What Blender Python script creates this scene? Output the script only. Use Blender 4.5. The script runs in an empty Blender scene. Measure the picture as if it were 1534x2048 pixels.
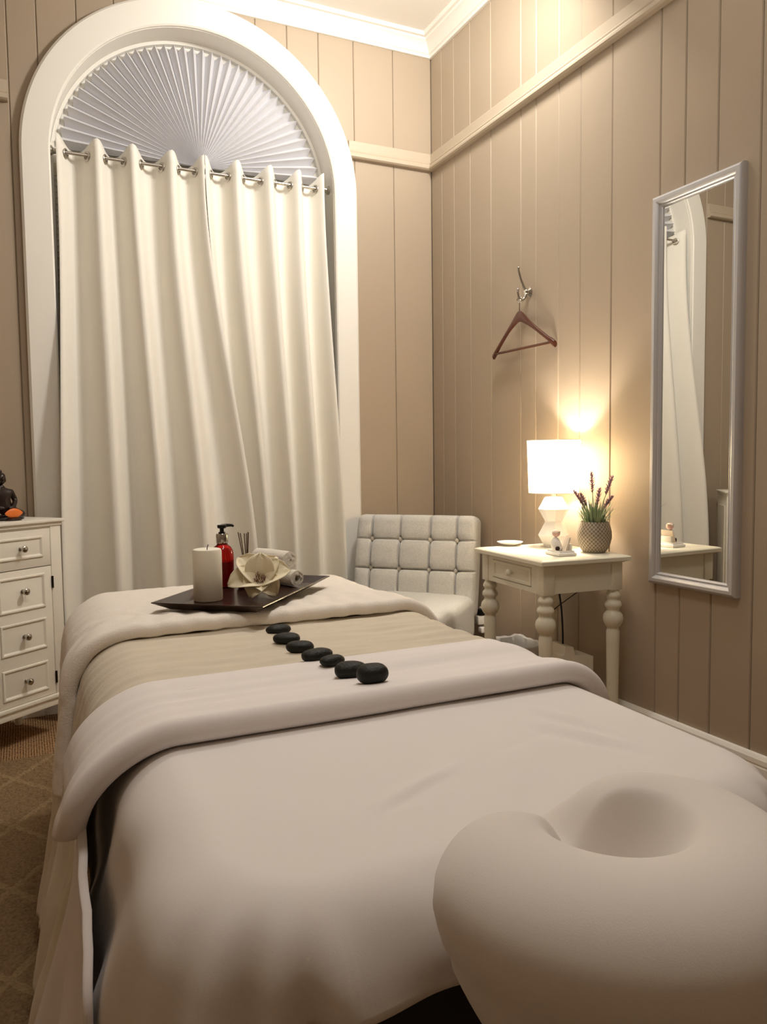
import bpy, bmesh, math, random
from math import sin, cos, pi, sqrt, atan2, radians, hypot, exp
from mathutils import Vector, Matrix, noise
random.seed(7)
SC = bpy.context.scene
COL = SC.collection
V = Vector

# ---------------------------------------------------------------- camera
F_PX, YAW, PITCH, ROLL = 1544.9, radians(25.0025), radians(3.895), radians(-0.7212)
CAM = V((-2.0166, -3.6727, 1.10))
fw = V((sin(YAW)*cos(PITCH), cos(YAW)*cos(PITCH), -sin(PITCH)))
r0 = V((cos(YAW), -sin(YAW), 0)); u0 = r0.cross(fw)
r1 = r0*cos(ROLL) + u0*sin(ROLL); u1 = u0*cos(ROLL) - r0*sin(ROLL)
cd = bpy.data.cameras.new('camera'); cam = bpy.data.objects.new('camera', cd); COL.objects.link(cam)
cd.sensor_fit = 'HORIZONTAL'; cd.sensor_width = 36.0; cd.lens = 36.0*F_PX/1534.0
cd.clip_start = 0.02; cd.clip_end = 50
cam.matrix_world = Matrix(((r1.x, u1.x, -fw.x, CAM.x), (r1.y, u1.y, -fw.y, CAM.y), (r1.z, u1.z, -fw.z, CAM.z), (0, 0, 0, 1)))
SC.camera = cam

# ---------------------------------------------------------------- world, light, exposure
w = bpy.data.worlds.new('dusk'); SC.world = w; w.use_nodes = True
bg = w.node_tree.nodes['Background']; bg.inputs[0].default_value = (0.05, 0.07, 0.10, 1); bg.inputs[1].default_value = 0.03
def area_light(name, loc, rot, size, size_y, power, color):
    l = bpy.data.lights.new(name, 'AREA'); l.shape = 'RECTANGLE'; l.size = size; l.size_y = size_y
    l.energy = power; l.color = color
    o = bpy.data.objects.new(name, l); COL.objects.link(o); o.location = loc; o.rotation_euler = rot
    return o
FILL_AT, FILL_TO = Vector((-0.40, -1.30, 3.12)), Vector((-1.25, 0.0, 1.75))
FILL = area_light('curtain_fill_light', FILL_AT, (FILL_TO-FILL_AT).to_track_quat('-Z', 'Y').to_euler(), 0.28, 0.28, 22.0, (1.0, 0.96, 0.90))  # added fill without a fitting, out of view, brightens curtain and arch
ROOM = area_light('bed_fill_light', (-1.55, -2.75, 3.22), (0, 0, 0), 0.45, 0.45, 11.0, (1.0, 0.96, 0.91))  # unseen fill added above the bed to lift its near end
ul = bpy.data.lights.new('ceiling_fill_light', 'SPOT'); ul.energy = 95.0; ul.color = (1.0, 0.96, 0.90); ul.shadow_soft_size = 0.15; ul.spot_size = radians(44); ul.spot_blend = 0.9  # added helper beam, no lamp there, whitens the ceiling corner
uo = bpy.data.objects.new('ceiling_fill_light', ul); COL.objects.link(uo); uo.location = (-1.55, -2.6, 2.45)
uo.rotation_euler = (Vector((-0.50, -0.35, 3.30))-Vector((-1.55, -2.6, 2.45))).to_track_quat('-Z', 'Y').to_euler()
pl0 = bpy.data.lights.new('room_fill_light', 'POINT'); pl0.energy = 6.0; pl0.color = (1.0, 0.97, 0.92); pl0.shadow_soft_size = 0.12  # invented point source out of view, soft general fill
po0 = bpy.data.objects.new('room_fill_light', pl0); COL.objects.link(po0); po0.location = (-1.25, -2.05, 2.65)
BULB_POWER, SHADE_EMIT, LAMP_COLOR = 13.0, 0.7, (1.0, 0.90, 0.76)
vs = SC.view_settings
vs.view_transform = 'Standard'; vs.look = 'None'; vs.gamma = 1.0; vs.exposure = 0.38; vs.use_curve_mapping = False

# ---------------------------------------------------------------- materials
def lin(c):
    f = lambda x: x/12.92 if x <= 0.04045 else ((x+0.055)/1.055)**2.4
    return tuple(f(v/255.0) for v in c) + (1.0,)
def mat(name, rgb, rough=0.6, metal=0.0, bump=0.0, bscale=200.0, var=0.0, vscale=8.0, sheen=0.0, spec=0.4, stretch=None, sub=0.0, trans=0.0, ior=1.45, coat=0.0):
    m = bpy.data.materials.new(name); m.use_nodes = True
    nt = m.node_tree; p = nt.nodes['Principled BSDF']
    p.inputs['Base Color'].default_value = lin(rgb); p.inputs['Roughness'].default_value = rough
    p.inputs['Metallic'].default_value = metal; p.inputs['Specular IOR Level'].default_value = spec
    p.inputs['Sheen Weight'].default_value = sheen; p.inputs['Transmission Weight'].default_value = trans
    p.inputs['IOR'].default_value = ior; p.inputs['Coat Weight'].default_value = coat
    if sub:
        p.inputs['Subsurface Weight'].default_value = sub; p.inputs['Subsurface Radius'].default_value = (0.02, 0.015, 0.01)
    tc = nt.nodes.new('ShaderNodeTexCoord'); mp = nt.nodes.new('ShaderNodeMapping')
    nt.links.new(tc.outputs['Object'], mp.inputs[0])
    if stretch: mp.inputs['Scale'].default_value = stretch
    if var:
        n = nt.nodes.new('ShaderNodeTexNoise'); n.inputs['Scale'].default_value = vscale; n.inputs['Detail'].default_value = 5
        nt.links.new(mp.outputs[0], n.inputs['Vector'])
        mx = nt.nodes.new('ShaderNodeMixRGB'); a = lin(rgb)
        mx.inputs[1].default_value = tuple(v*(1-var) for v in a[:3]) + (1,); mx.inputs[2].default_value = tuple(min(1, v*(1+var)) for v in a[:3]) + (1,)
        nt.links.new(n.outputs['Fac'], mx.inputs[0]); nt.links.new(mx.outputs[0], p.inputs['Base Color'])
    if bump:
        n2 = nt.nodes.new('ShaderNodeTexNoise'); n2.inputs['Scale'].default_value = bscale; n2.inputs['Detail'].default_value = 3
        nt.links.new(mp.outputs[0], n2.inputs['Vector'])
        b = nt.nodes.new('ShaderNodeBump'); b.inputs['Strength'].default_value = bump; b.inputs['Distance'].default_value = 0.002
        nt.links.new(n2.outputs['Fac'], b.inputs['Height']); nt.links.new(b.outputs[0], p.inputs['Normal'])
    return m
M = {}
M['wall'] = mat('wall_paint', (174, 157, 136), 0.5, bump=0.15, bscale=60, var=0.03, vscale=3)
M['trimtan'] = mat('rail_paint', (192, 177, 156), 0.45)
M['white'] = mat('white_paint', (243, 239, 230), 0.45, bump=0.05, bscale=30)
M['ceil'] = mat('ceiling_paint', (246, 242, 233), 0.8, bump=0.05, bscale=40)
M['furn'] = mat('white_lacquer', (240, 234, 220), 0.35, bump=0.04, bscale=40)
M['table'] = mat('cream_lacquer', (232, 226, 206), 0.35, bump=0.04, bscale=40)
M['curtain'] = mat('curtain_cloth', (241, 236, 225), 0.9, bump=0.25, bscale=500, sheen=0.2, var=0.02, vscale=6)
M['fan'] = mat('pleated_paper', (216, 215, 218), 0.85, bump=0.1, bscale=200)
M['sheet'] = mat('sheet_cloth', (234, 227, 222), 0.9, bump=0.05, bscale=600, sheen=0.0, spec=0.2)
M['duvet'] = mat('duvet_cloth', (236, 228, 224), 0.9, bump=0.06, bscale=600, sheen=0.0, spec=0.2)
M['throw'] = mat('beige_cloth', (216, 204, 184), 0.92, bump=0.3, bscale=400, sheen=0.15, var=0.04, vscale=20, spec=0.2)
M['towelb'] = mat('white_blanket_cloth', (242, 233, 222), 0.95, bump=0.5, bscale=300, sheen=0.25, spec=0.15)
M['cradle'] = mat('jersey_cover', (232, 224, 217), 0.92, bump=0.06, bscale=700, sheen=0.2, spec=0.15)
M['vinyl'] = mat('dark_vinyl', (28, 24, 22), 0.5)
M['darkwood'] = mat('dark_wood', (52, 30, 20), 0.45, var=0.25, vscale=6, stretch=(1, 14, 14), bump=0.1)
M['linen'] = mat('oat_linen', (204, 202, 196), 0.95, bump=1.0, bscale=380, sheen=0.0, var=0.26, vscale=190, spec=0.15)
M['linenbtn'] = mat('oat_linen_button', (205, 197, 182), 0.9, bump=0.5, bscale=420, var=0.08, vscale=200)
M['chrome'] = mat('chrome', (190, 186, 178), 0.18, metal=1.0)
M['nickel'] = mat('brushed_nickel', (190, 184, 174), 0.28, metal=1.0)
M['silver'] = mat('silver_frame', (206, 205, 206), 0.38, metal=0.45, bump=0.08, bscale=20, stretch=(30, 30, 1))
M['mirror'] = mat('mirror_glass', (236, 236, 232), 0.0, metal=1.0)
M['hangwood'] = mat('hanger_wood', (86, 42, 22), 0.32, var=0.35, vscale=5, stretch=(4, 4, 30), coat=0.4)
M['black'] = mat('black_plastic', (16, 15, 15), 0.3)
M['hinge'] = mat('dark_hinge_metal', (50, 42, 36), 0.4, metal=0.8)
M['bronze'] = mat('dark_resin', (34, 17, 12), 0.28, var=0.4, vscale=30, coat=0.3)
M['orange'] = mat('orange_stone', (226, 120, 50), 0.4, var=0.12, vscale=30, sub=0.2)
M['tray'] = mat('espresso_tray', (42, 22, 16), 0.28, var=0.25, vscale=8, stretch=(2, 12, 2), coat=0.3)
M['wax'] = mat('ivory_wax', (244, 236, 218), 0.5, sub=0.4)
M['redglass'] = mat('ruby_glass', (200, 24, 16), 0.04, trans=0.85, ior=1.4)
M['redliquid'] = mat('dark_red_liquid', (120, 8, 6), 0.1, trans=0.35, ior=1.33)
M['brownglass'] = mat('brown_red_glass', (84, 20, 14), 0.06, trans=0.45, ior=1.4)
M['reed'] = mat('reed', (84, 56, 36), 0.8)
M['petal'] = mat('foam_petal', (240, 228, 198), 0.75, sub=0.1, bump=0.1, bscale=80)
M['stamen'] = mat('stamen', (116, 52, 34), 0.8)
M['towel'] = mat('white_terry', (240, 232, 218), 1.0, bump=1.0, bscale=500, sheen=0.3, spec=0.1)
M['stone'] = mat('black_basalt', (26, 25, 20), 0.55, bump=0.6, bscale=220, var=0.25, vscale=300, spec=0.35)
M['ceramic'] = mat('white_ceramic', (240, 234, 226), 0.25)
M['pink'] = mat('pink_ceramic', (236, 196, 184), 0.35)
M['card'] = mat('cream_card', (236, 222, 204), 0.7)
M['soil'] = mat('dark_moss', (46, 38, 34), 0.95, bump=1, bscale=120)
M['leaf'] = mat('grey_green_leaf', (140, 156, 120), 0.6, var=0.3, vscale=40)
M['lavender'] = mat('lavender_floret', (180, 148, 162), 0.8, var=0.35, vscale=90)
M['stem'] = mat('lavender_stem', (92, 104, 78), 0.7)
M['liner'] = mat('white_bin_liner', (232, 230, 226), 0.4)
M['blind'] = mat('cream_blind', (226, 216, 190), 0.5)
M['glass'] = mat('window_glass', (240, 244, 246), 0.0, trans=1.0, ior=1.45)
M['plastic'] = mat('white_plastic', (236, 230, 214), 0.4)

def node_mat(name, rough):
    m = bpy.data.materials.new(name); m.use_nodes = True
    nt = m.node_tree; p = nt.nodes['Principled BSDF']; p.inputs['Roughness'].default_value = rough; p.inputs['Specular IOR Level'].default_value = 0.2
    return m, nt, p
def mth(nt, op, a, b=None):
    n = nt.nodes.new('ShaderNodeMath'); n.operation = op
    for i, x in enumerate((a, b)):
        if x is None: continue
        if isinstance(x, (int, float)): n.inputs[i].default_value = x
        else: nt.links.new(x, n.inputs[i])
    return n.outputs[0]
def mixc(nt, fac, c1, c2):
    n = nt.nodes.new('ShaderNodeMixRGB'); nt.links.new(fac, n.inputs[0])
    for i, c in ((1, c1), (2, c2)):
        if isinstance(c, tuple): n.inputs[i].default_value = c
        else: nt.links.new(c, n.inputs[i])
    return n.outputs[0]
def xyz(nt):
    tc = nt.nodes.new('ShaderNodeTexCoord'); s = nt.nodes.new('ShaderNodeSeparateXYZ'); nt.links.new(tc.outputs['Object'], s.inputs[0])
    return tc.outputs['Object'], s.outputs[0], s.outputs[1], s.outputs[2]
def bumpit(nt, p, h, strength, dist):
    b = nt.nodes.new('ShaderNodeBump'); b.inputs['Strength'].default_value = strength; b.inputs['Distance'].default_value = dist
    nt.links.new(h, b.inputs['Height']); nt.links.new(b.outputs[0], p.inputs['Normal'])
def carpet_mat():
    m, nt, p = node_mat('loop_carpet', 1.0)
    co, x, y, z = xyz(nt)
    mp = nt.nodes.new('ShaderNodeMapping'); mp.inputs['Scale'].default_value = (190, 70, 1); nt.links.new(co, mp.inputs[0])
    n = nt.nodes.new('ShaderNodeTexNoise'); n.inputs['Scale'].default_value = 1.0; n.inputs['Detail'].default_value = 3; nt.links.new(mp.outputs[0], n.inputs['Vector'])
    rib = mth(nt, 'ABSOLUTE', mth(nt, 'SINE', mth(nt, 'MULTIPLY', x, 330.0)))
    f = mth(nt, 'ADD', mth(nt, 'MULTIPLY', rib, 0.35), mth(nt, 'MULTIPLY', n.outputs['Fac'], 0.9))
    rp = nt.nodes.new('ShaderNodeValToRGB'); rp.color_ramp.elements[0].position = 0.4; rp.color_ramp.elements[1].position = 0.85
    rp.color_ramp.elements[0].color = lin((74, 50, 32)); rp.color_ramp.elements[1].color = lin((176, 138, 98))
    nt.links.new(f, rp.inputs[0]); nt.links.new(rp.outputs[0], p.inputs['Base Color']); bumpit(nt, p, f, 0.9, 0.004)
    return m
M['carpet'] = carpet_mat()
def rug_mat():
    m, nt, p = node_mat('shag_rug', 1.0)
    co, x, y, z = xyz(nt)
    s1 = mth(nt, 'ADD', mth(nt, 'MULTIPLY', x, 3.6), mth(nt, 'MULTIPLY', y, 2.6)); s2 = mth(nt, 'SUBTRACT', mth(nt, 'MULTIPLY', x, 3.6), mth(nt, 'MULTIPLY', y, 2.6))
    g = lambda s: mth(nt, 'ABSOLUTE', mth(nt, 'SUBTRACT', mth(nt, 'FRACT', s), 0.5))
    line = mth(nt, 'LESS_THAN', mth(nt, 'MINIMUM', g(s1), g(s2)), 0.04)
    n = nt.nodes.new('ShaderNodeTexNoise'); n.inputs['Scale'].default_value = 130; n.inputs['Detail'].default_value = 4; nt.links.new(co, n.inputs['Vector'])
    base = mixc(nt, n.outputs['Fac'], lin((92, 70, 48)), lin((168, 140, 104)))
    lt = mixc(nt, n.outputs['Fac'], lin((108, 87, 59)), lin((186, 159, 120)))
    nt.links.new(mixc(nt, line, base, lt), p.inputs['Base Color']); bumpit(nt, p, n.outputs['Fac'], 1.0, 0.01)
    return m
M['rug'] = rug_mat()
def pot_mat():
    m, nt, p = node_mat('patterned_pot', 0.8)
    co, x, y, z = xyz(nt)
    u = mth(nt, 'MULTIPLY', mth(nt, 'ARCTAN2', y, x), 26/(2*pi)); v = mth(nt, 'MULTIPLY', z, 74.0)
    def ring(du):
        a = mth(nt, 'SUBTRACT', mth(nt, 'FRACT', mth(nt, 'ADD', u, du)), 0.5); b = mth(nt, 'SUBTRACT', mth(nt, 'FRACT', mth(nt, 'ADD', v, du)), 0.5)
        d = mth(nt, 'SQRT', mth(nt, 'ADD', mth(nt, 'MULTIPLY', a, a), mth(nt, 'MULTIPLY', b, b)))
        return mth(nt, 'ABSOLUTE', mth(nt, 'SUBTRACT', d, 0.47))
    fac = mth(nt, 'LESS_THAN', mth(nt, 'MINIMUM', ring(0.0), ring(0.5)), 0.055)
    n = nt.nodes.new('ShaderNodeTexNoise'); n.inputs['Scale'].default_value = 60; nt.links.new(co, n.inputs['Vector'])
    dk = mixc(nt, n.outputs['Fac'], lin((104, 86, 68)), lin((138, 118, 96)))
    nt.links.new(mixc(nt, fac, dk, lin((186, 176, 158))), p.inputs['Base Color']); bumpit(nt, p, fac, 0.4, 0.001)
    return m
M['pot'] = pot_mat()
def shade_mat():
    m = bpy.data.materials.new('lit_lampshade'); m.use_nodes = True; nt = m.node_tree
    nt.nodes.remove(nt.nodes['Principled BSDF']); out = nt.nodes['Material Output']
    d = nt.nodes.new('ShaderNodeBsdfDiffuse'); d.inputs[0].default_value = lin((246, 238, 218))
    t = nt.nodes.new('ShaderNodeBsdfTranslucent'); t.inputs[0].default_value = lin((250, 232, 196))
    mx = nt.nodes.new('ShaderNodeMixShader'); mx.inputs[0].default_value = 0.45
    nt.links.new(d.outputs[0], mx.inputs[1]); nt.links.new(t.outputs[0], mx.inputs[2])
    e = nt.nodes.new('ShaderNodeEmission'); e.inputs[0].default_value = LAMP_COLOR + (1,); e.inputs[1].default_value = SHADE_EMIT
    ad = nt.nodes.new('ShaderNodeAddShader'); nt.links.new(mx.outputs[0], ad.inputs[0]); nt.links.new(e.outputs[0], ad.inputs[1]); nt.links.new(ad.outputs[0], out.inputs[0])
    return m
M['shade'] = shade_mat()
def bulb_mat():
    m = bpy.data.materials.new('lit_bulb'); m.use_nodes = True; p = m.node_tree.nodes['Principled BSDF']
    p.inputs['Emission Color'].default_value = LAMP_COLOR + (1,); p.inputs['Emission Strength'].default_value = 12
    return m
M['bulb'] = bulb_mat()

# ---------------------------------------------------------------- mesh helpers
class MB:
    def __init__(s): s.v = []; s.f = []
    def add(s, vs, fs):
        b = len(s.v); s.v += [tuple(p) for p in vs]; s.f += [tuple(i+b for i in f) for f in fs]; return s
    def box(s, lo, hi, ch=0.0):
        if ch <= 0:
            x0, y0, z0 = lo; x1, y1, z1 = hi
            return s.add([(x0,y0,z0),(x1,y0,z0),(x1,y1,z0),(x0,y1,z0),(x0,y0,z1),(x1,y0,z1),(x1,y1,z1),(x0,y1,z1)],
                         [(0,3,2,1),(4,5,6,7),(0,1,5,4),(1,2,6,5),(2,3,7,6),(3,0,4,7)])
        bm = bmesh.new(); bmesh.ops.create_cube(bm, size=1)
        for q in bm.verts: q.co = V([(lo[i]+hi[i])/2 + q.co[i]*(hi[i]-lo[i]) for i in range(3)])
        bmesh.ops.bevel(bm, geom=bm.edges[:], offset=ch, segments=2, affect='EDGES', profile=0.5)
        bm.verts.index_update(); s.add([q.co for q in bm.verts], [[q.index for q in f.verts] for f in bm.faces]); bm.free(); return s
    def prism(s, poly, axis, a, b):
        """poly of 2D points extruded along axis from a to b; axis 'x': (y,z), 'y': (x,z), 'z': (x,y)"""
        def P(p, t): return {'x': (t, p[0], p[1]), 'y': (p[0], t, p[1]), 'z': (p[0], p[1], t)}[axis]
        n = len(poly); vs = [P(p, a) for p in poly] + [P(p, b) for p in poly]
        fs = [tuple(range(n))[::-1], tuple(range(n, 2*n))] + [(i, (i+1) % n, n+(i+1) % n, n+i) for i in range(n)]
        return s.add(vs, fs)
    def lathe(s, prof, n=32, c=(0, 0, 0), M4=None, caps=True, wob=None):
        vs = []; fs = []; k = len(prof)
        for j in range(n):
            a = 2*pi*j/n
            for r, z in prof:
                rr = r*(wob(a, z) if wob else 1); p = V((c[0]+rr*cos(a), c[1]+rr*sin(a), c[2]+z)); vs.append(M4 @ p if M4 else p)
        for j in range(n):
            for i in range(k-1):
                a, b = j*k+i, ((j+1) % n)*k+i; fs.append((a, b, b+1, a+1))
        if caps:
            if prof[0][0] > 1e-6: fs.append(tuple(j*k for j in range(n))[::-1])
            if prof[-1][0] > 1e-6: fs.append(tuple(j*k+k-1 for j in range(n)))
        return s.add(vs, fs)
    def tube(s, pts, r, n=8, closed=False):
        pts = [V(p) for p in pts]; m = len(pts); rs = r if isinstance(r, (list, tuple)) else [r]*m
        vs = []; fs = []; up = None
        for i, p in enumerate(pts):
            t = (pts[(i+1) % m]-pts[i-1]) if closed else (pts[min(i+1, m-1)]-pts[max(i-1, 0)])
            t.normalize()
            if up is None: up = t.orthogonal().normalized()
            up = (up - t*up.dot(t)).normalized(); q = t.cross(up)
            for k in range(n): a = 2*pi*k/n; vs.append(p + (up*cos(a)+q*sin(a))*rs[i])
        for i in range(m if closed else m-1):
            for k in range(n):
                a, b = i*n+k, i*n+(k+1) % n; c = ((i+1) % m)*n
                fs.append((a, b, c+(k+1) % n, c+k))
        if not closed: fs += [tuple(range(n))[::-1], tuple(range((m-1)*n, m*n))]
        return s.add(vs, fs)
    def grid(s, nu, nv, fn, wrap=False):
        vs = [fn(i/(nu-1), j/(nv-1)) for j in range(nv) for i in range(nu)]
        fs = [(j*nu+i, j*nu+i+1, (j+1)*nu+i+1, (j+1)*nu+i) for j in range(nv-1) for i in range(nu-1)]
        return s.add(vs, fs)
    def ball(s, c, r, n=16, sc=(1, 1, 1), M3=None):
        m = n//2; vs = []; fs = []
        for j in range(m+1):
            t = pi*j/m
            for i in range(n):
                a = 2*pi*i/n; p = V((r*sc[0]*sin(t)*cos(a), r*sc[1]*sin(t)*sin(a), r*sc[2]*cos(t))); p = M3 @ p if M3 else p; vs.append(p+V(c))
        for j in range(m):
            for i in range(n): fs.append((j*n+i, (j+1)*n+i, (j+1)*n+(i+1) % n, j*n+(i+1) % n))
        return s.add(vs, fs)
    def rbox(s, size, r, c=(0, 0, 0), n=16, disp=None, M4=None):
        """box with rounded edges and a dense skin; disp(p, nrm) -> new point"""
        h = [q/2 for q in size]; seen = {}
        def line(H, k):
            core = max(H-r, 0.0); e = [-H + r*(1-cos(pi/2*i/4)) for i in range(4)]
            mid = [-core + 2*core*i/k for i in range(k+1)]
            return e + mid + [-q for q in e[::-1]]
        L = [line(h[i], max(2, int(n*size[i]/max(size)))) for i in range(3)]
        vs = []; fs = []
        def vert(p):
            key = tuple(round(q, 6) for q in p)
            if key in seen: return seen[key]
            inn = V([max(-(h[i]-r), min(h[i]-r, p[i])) for i in range(3)]); d = V(p)-inn
            nn = d.normalized() if d.length > 1e-9 else V((0, 0, 1)); q = inn+nn*r
            if disp: q = disp(q, nn)
            q = q+V(c)
            if M4: q = M4 @ q
            seen[key] = len(vs); vs.append(q); return seen[key]
        for ax in range(3):
            a, b = (ax+1) % 3, (ax+2) % 3
            for sg in (-1, 1):
                for i in range(len(L[a])-1):
                    for j in range(len(L[b])-1):
                        q = []
                        for ii, jj in ((i, j), (i+1, j), (i+1, j+1), (i, j+1)):
                            p = [0, 0, 0]; p[ax] = sg*h[ax]; p[a] = L[a][ii]; p[b] = L[b][jj]; q.append(vert(p))
                        fs.append(tuple(q if sg > 0 else q[::-1]))
        return s.add(vs, fs)
    def build(s, name, m, parent=None, smooth=True, angle=40, merge=0.0):
        me = bpy.data.meshes.new(name); me.from_pydata(s.v, [], s.f); me.update()
        bm = bmesh.new(); bm.from_mesh(me)
        bmesh.ops.remove_doubles(bm, verts=bm.verts, dist=merge or 1e-6)
        bmesh.ops.recalc_face_normals(bm, faces=bm.faces)
        if smooth:
            for f in bm.faces: f.smooth = True
            lim = radians(angle)
            for e in bm.edges:
                if len(e.link_faces) == 2 and e.calc_face_angle(0) > lim: e.smooth = False
        bm.to_mesh(me); bm.free()
        if m: me.materials.append(m)
        o = bpy.data.objects.new(name, me); COL.objects.link(o)
        if parent: o.parent = parent
        return o
def tag(o, label=None, cat=None, group=None, kind=None):
    if label: o['label'] = label
    if cat: o['category'] = cat
    if group: o['group'] = group
    if kind: o['kind'] = kind
    return o
def thing(name, label, cat, loc=(0, 0, 0), rotz=0.0, group=None):
    o = bpy.data.objects.new(name, None); COL.objects.link(o); o.empty_display_size = 0.05
    o.location = loc; o.rotation_euler = (0, 0, rotz)
    return tag(o, label, cat, group)
def share(name, me, parent, loc=(0, 0, 0), rot=(0, 0, 0), scale=(1, 1, 1)):
    o = bpy.data.objects.new(name, me); COL.objects.link(o); o.parent = parent; o.location = loc; o.rotation_euler = rot; o.scale = scale
    return o
def solid(o, t, off=-1):
    md = o.modifiers.new('thickness', 'SOLIDIFY'); md.thickness = t; md.offset = off; return o
def nz(x, y, z=0.0, s=1.0): return noise.noise(V((x*s, y*s, z*s)))
def sstep(a, b, x):
    t = max(0.0, min(1.0, (x-a)/(b-a))); return t*t*(3-2*t)

# ================================================================ ROOM
ZC, ZTOP = 3.176, 3.262
XL, YF = -3.0, -4.25
AX, AZ, RO, RI = -1.209, 2.41, 0.766, 0.645      # arched window: centre, spring height, outer and inner radius
RH = 0.70                                         # hole in the wall, hidden behind the architrave
def zlow(x, R=RH): return AZ + sqrt(max(R*R-(x-AX)**2, 0)) if abs(x-AX) < R else 0.0

tag(MB().box((XL-.1, YF-.1, -0.08), (0.1, 0.3, 0.0)).build('floor', M['carpet'], smooth=False), kind='structure')
tag(MB().box((XL-.1, YF-.1, ZTOP), (0.1, 0.12, ZTOP+.08)).build('ceiling', M['ceil'], smooth=False), kind='structure')
tag(MB().box((XL-.1, YF-.1, 0), (XL, 0.012, ZTOP)).build('wall_left', M['wall'], smooth=False), kind='structure')
tag(MB().box((XL, YF-.1, 0), (0.012, YF, ZTOP)).build('wall_front', M['wall'], smooth=False), kind='structure')
wr = tag(MB().box((0.012, YF-.1, 0), (0.1, 0.11, ZTOP)).build('wall_right', M['wall'], smooth=False), kind='structure')
# back wall: backing with the arched hole
b = MB(); xs = [XL, AX-RH-1e-4] + [AX-RH*cos(pi*i/48) for i in range(49)] + [AX+RH+1e-4, 0.012]
for x0, x1 in zip(xs[:-1], xs[1:]):
    inside = abs((x0+x1)/2-AX) < RH
    za, zb = (zlow(x0), zlow(x1)) if inside else (0, 0)
    if inside: za = max(za, AZ); zb = max(zb, AZ)
    if x1-x0 < 1e-6: continue
    b.add([(x0, .012, za), (x1, .012, zb), (x1, .012, ZTOP), (x0, .012, ZTOP), (x0, .11, za), (x1, .11, zb), (x1, .11, ZTOP), (x0, .11, ZTOP)],
          [(0, 1, 2, 3), (5, 4, 7, 6), (0, 4, 5, 1), (3, 2, 6, 7), (0, 3, 7, 4), (1, 5, 6, 2)])
wb = tag(b.build('wall_back', M['wall'], smooth=False), kind='structure')

def plank(u0, u1, wall):
    """a vertical board with chamfered long edges; wall 'b' runs along -x, 'r' along -y"""
    g, ch = 0.0008, 0.0035
    a, c = u0+g, u1-g
    cols = [(a, 0.0115), (a, ch), (a+ch, 0.0)]
    if wall == 'b':
        crit = [q for q in (AX-RH-1e-4, AX-RH+1e-4, AX+RH-1e-4, AX+RH+1e-4) if a+ch < q < c-ch]
        n = 10 if any(abs(q-AX) < RH for q in (a, c, (a+c)/2)) else 0
        cols += [(q, 0.0) for q in sorted(crit + [a+ch+(c-a-2*ch)*i/(n+1) for i in range(1, n+1)])]
    cols += [(c-ch, 0.0), (c, ch), (c, 0.0115)]
    vs = []; fs = []
    for u, d in cols:
        z0 = 0.0
        if wall == 'b' and abs(u-AX) < RH: z0 = max(zlow(u), AZ)
        for z in (z0, ZTOP-.01): vs.append((u, d, z) if wall == 'b' else (d, u, z))
    for i in range(len(cols)-1): fs.append((2*i, 2*i+2, 2*i+3, 2*i+1))
    return MB().add(vs, fs).build('plank', M['wall'], wb if wall == 'b' else wr, smooth=False)
BJ = [0, -.2203, -.4385, -.6246, -.7844, -.94, -1.10, -1.26, -1.42, -1.575, -1.7304, -1.8884, -2.003, -2.16, -2.33, -2.50, -2.66, -2.83, -3.0]
for i in range(len(BJ)-1): plank(BJ[i+1], BJ[i], 'b')
RJ = [0, -.113, -.236, -.389, -.570, -.806, -.916, -1.069, -1.203, -1.381, -1.620, -1.730, -1.863, -2.020, -2.17, -2.40, -2.62, -2.80, -3.02, -3.20, -3.42, -3.60, -3.85, -4.05, -4.25]
for i in range(len(RJ)-1): plank(RJ[i+1], RJ[i], 'r')

def sweep(name, prof, pts, m, parent=None, closed=False, kind='structure'):
    """profile (out, up) swept along a path in the xy-plane with mitred corners; 'out' points to the left of travel"""
    vs = []; fs = []; n = len(pts); k = len(prof)
    for i in range(n):
        p = V(pts[i]); d0 = (V(pts[i])-V(pts[i-1])).normalized() if i or closed else None; d1 = (V(pts[(i+1) % n])-p).normalized() if i < n-1 or closed else None
        d0 = d0 or d1; d1 = d1 or d0
        n0 = V((-d0.y, d0.x)); n1 = V((-d1.y, d1.x)); mm = (n0+n1); mm = mm/(mm.length**2/2)
        for o, u in prof: vs.append((p.x+mm.x*o, p.y+mm.y*o, u))
    for i in range(n if closed else n-1):
        for j in range(k):
            a, b2 = i*k+j, i*k+(j+1) % k; c2 = ((i+1) % n)*k
            fs.append((a, b2, c2+(j+1) % k, c2+j))
    if not closed: fs += [tuple(range(k)), tuple(range((n-1)*k, n*k))[::-1]]
    o = MB().add(vs, fs).build(name, m, parent, angle=25)
    return tag(o, kind=kind) if kind else o
CORN = [(0, ZTOP), (0, ZC), (.012, ZC), (.016, ZC+.012), (.022, ZC+.016), (.03, ZC+.03), (.045, ZC+.05), (.062, ZC+.06), (.066, ZC+.068), (.080, ZC+.070), (.086, ZTOP)]
sweep('trim_1', CORN, [(0, YF), (0, 0), (XL, 0)], M['white'])
RAIL = [(0, 2.605), (.022, 2.605), (.030, 2.611), (.030, 2.620), (.024, 2.626), (.021, 2.632), (.023, 2.638), (.020, 2.643), (.014, 2.647), (.014, 2.688), (.010, 2.692), (0, 2.692)]
sweep('trim_2', RAIL, [(0, YF), (0, 0), (AX+.735, 0)], M['trimtan'])
sweep('trim_3', RAIL, [(AX-.80, 0), (XL, 0)], M['trimtan'])
BASE = [(0, 0.03), (.020, .03), (.020, .148), (.017, .152), (.020, .158), (.019, .172), (.012, .182), (0, .184)]
QUAD = [(0, 0), (.040, 0), (.040, .008), (.036, .022), (.026, .030), (0, .030)]
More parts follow.
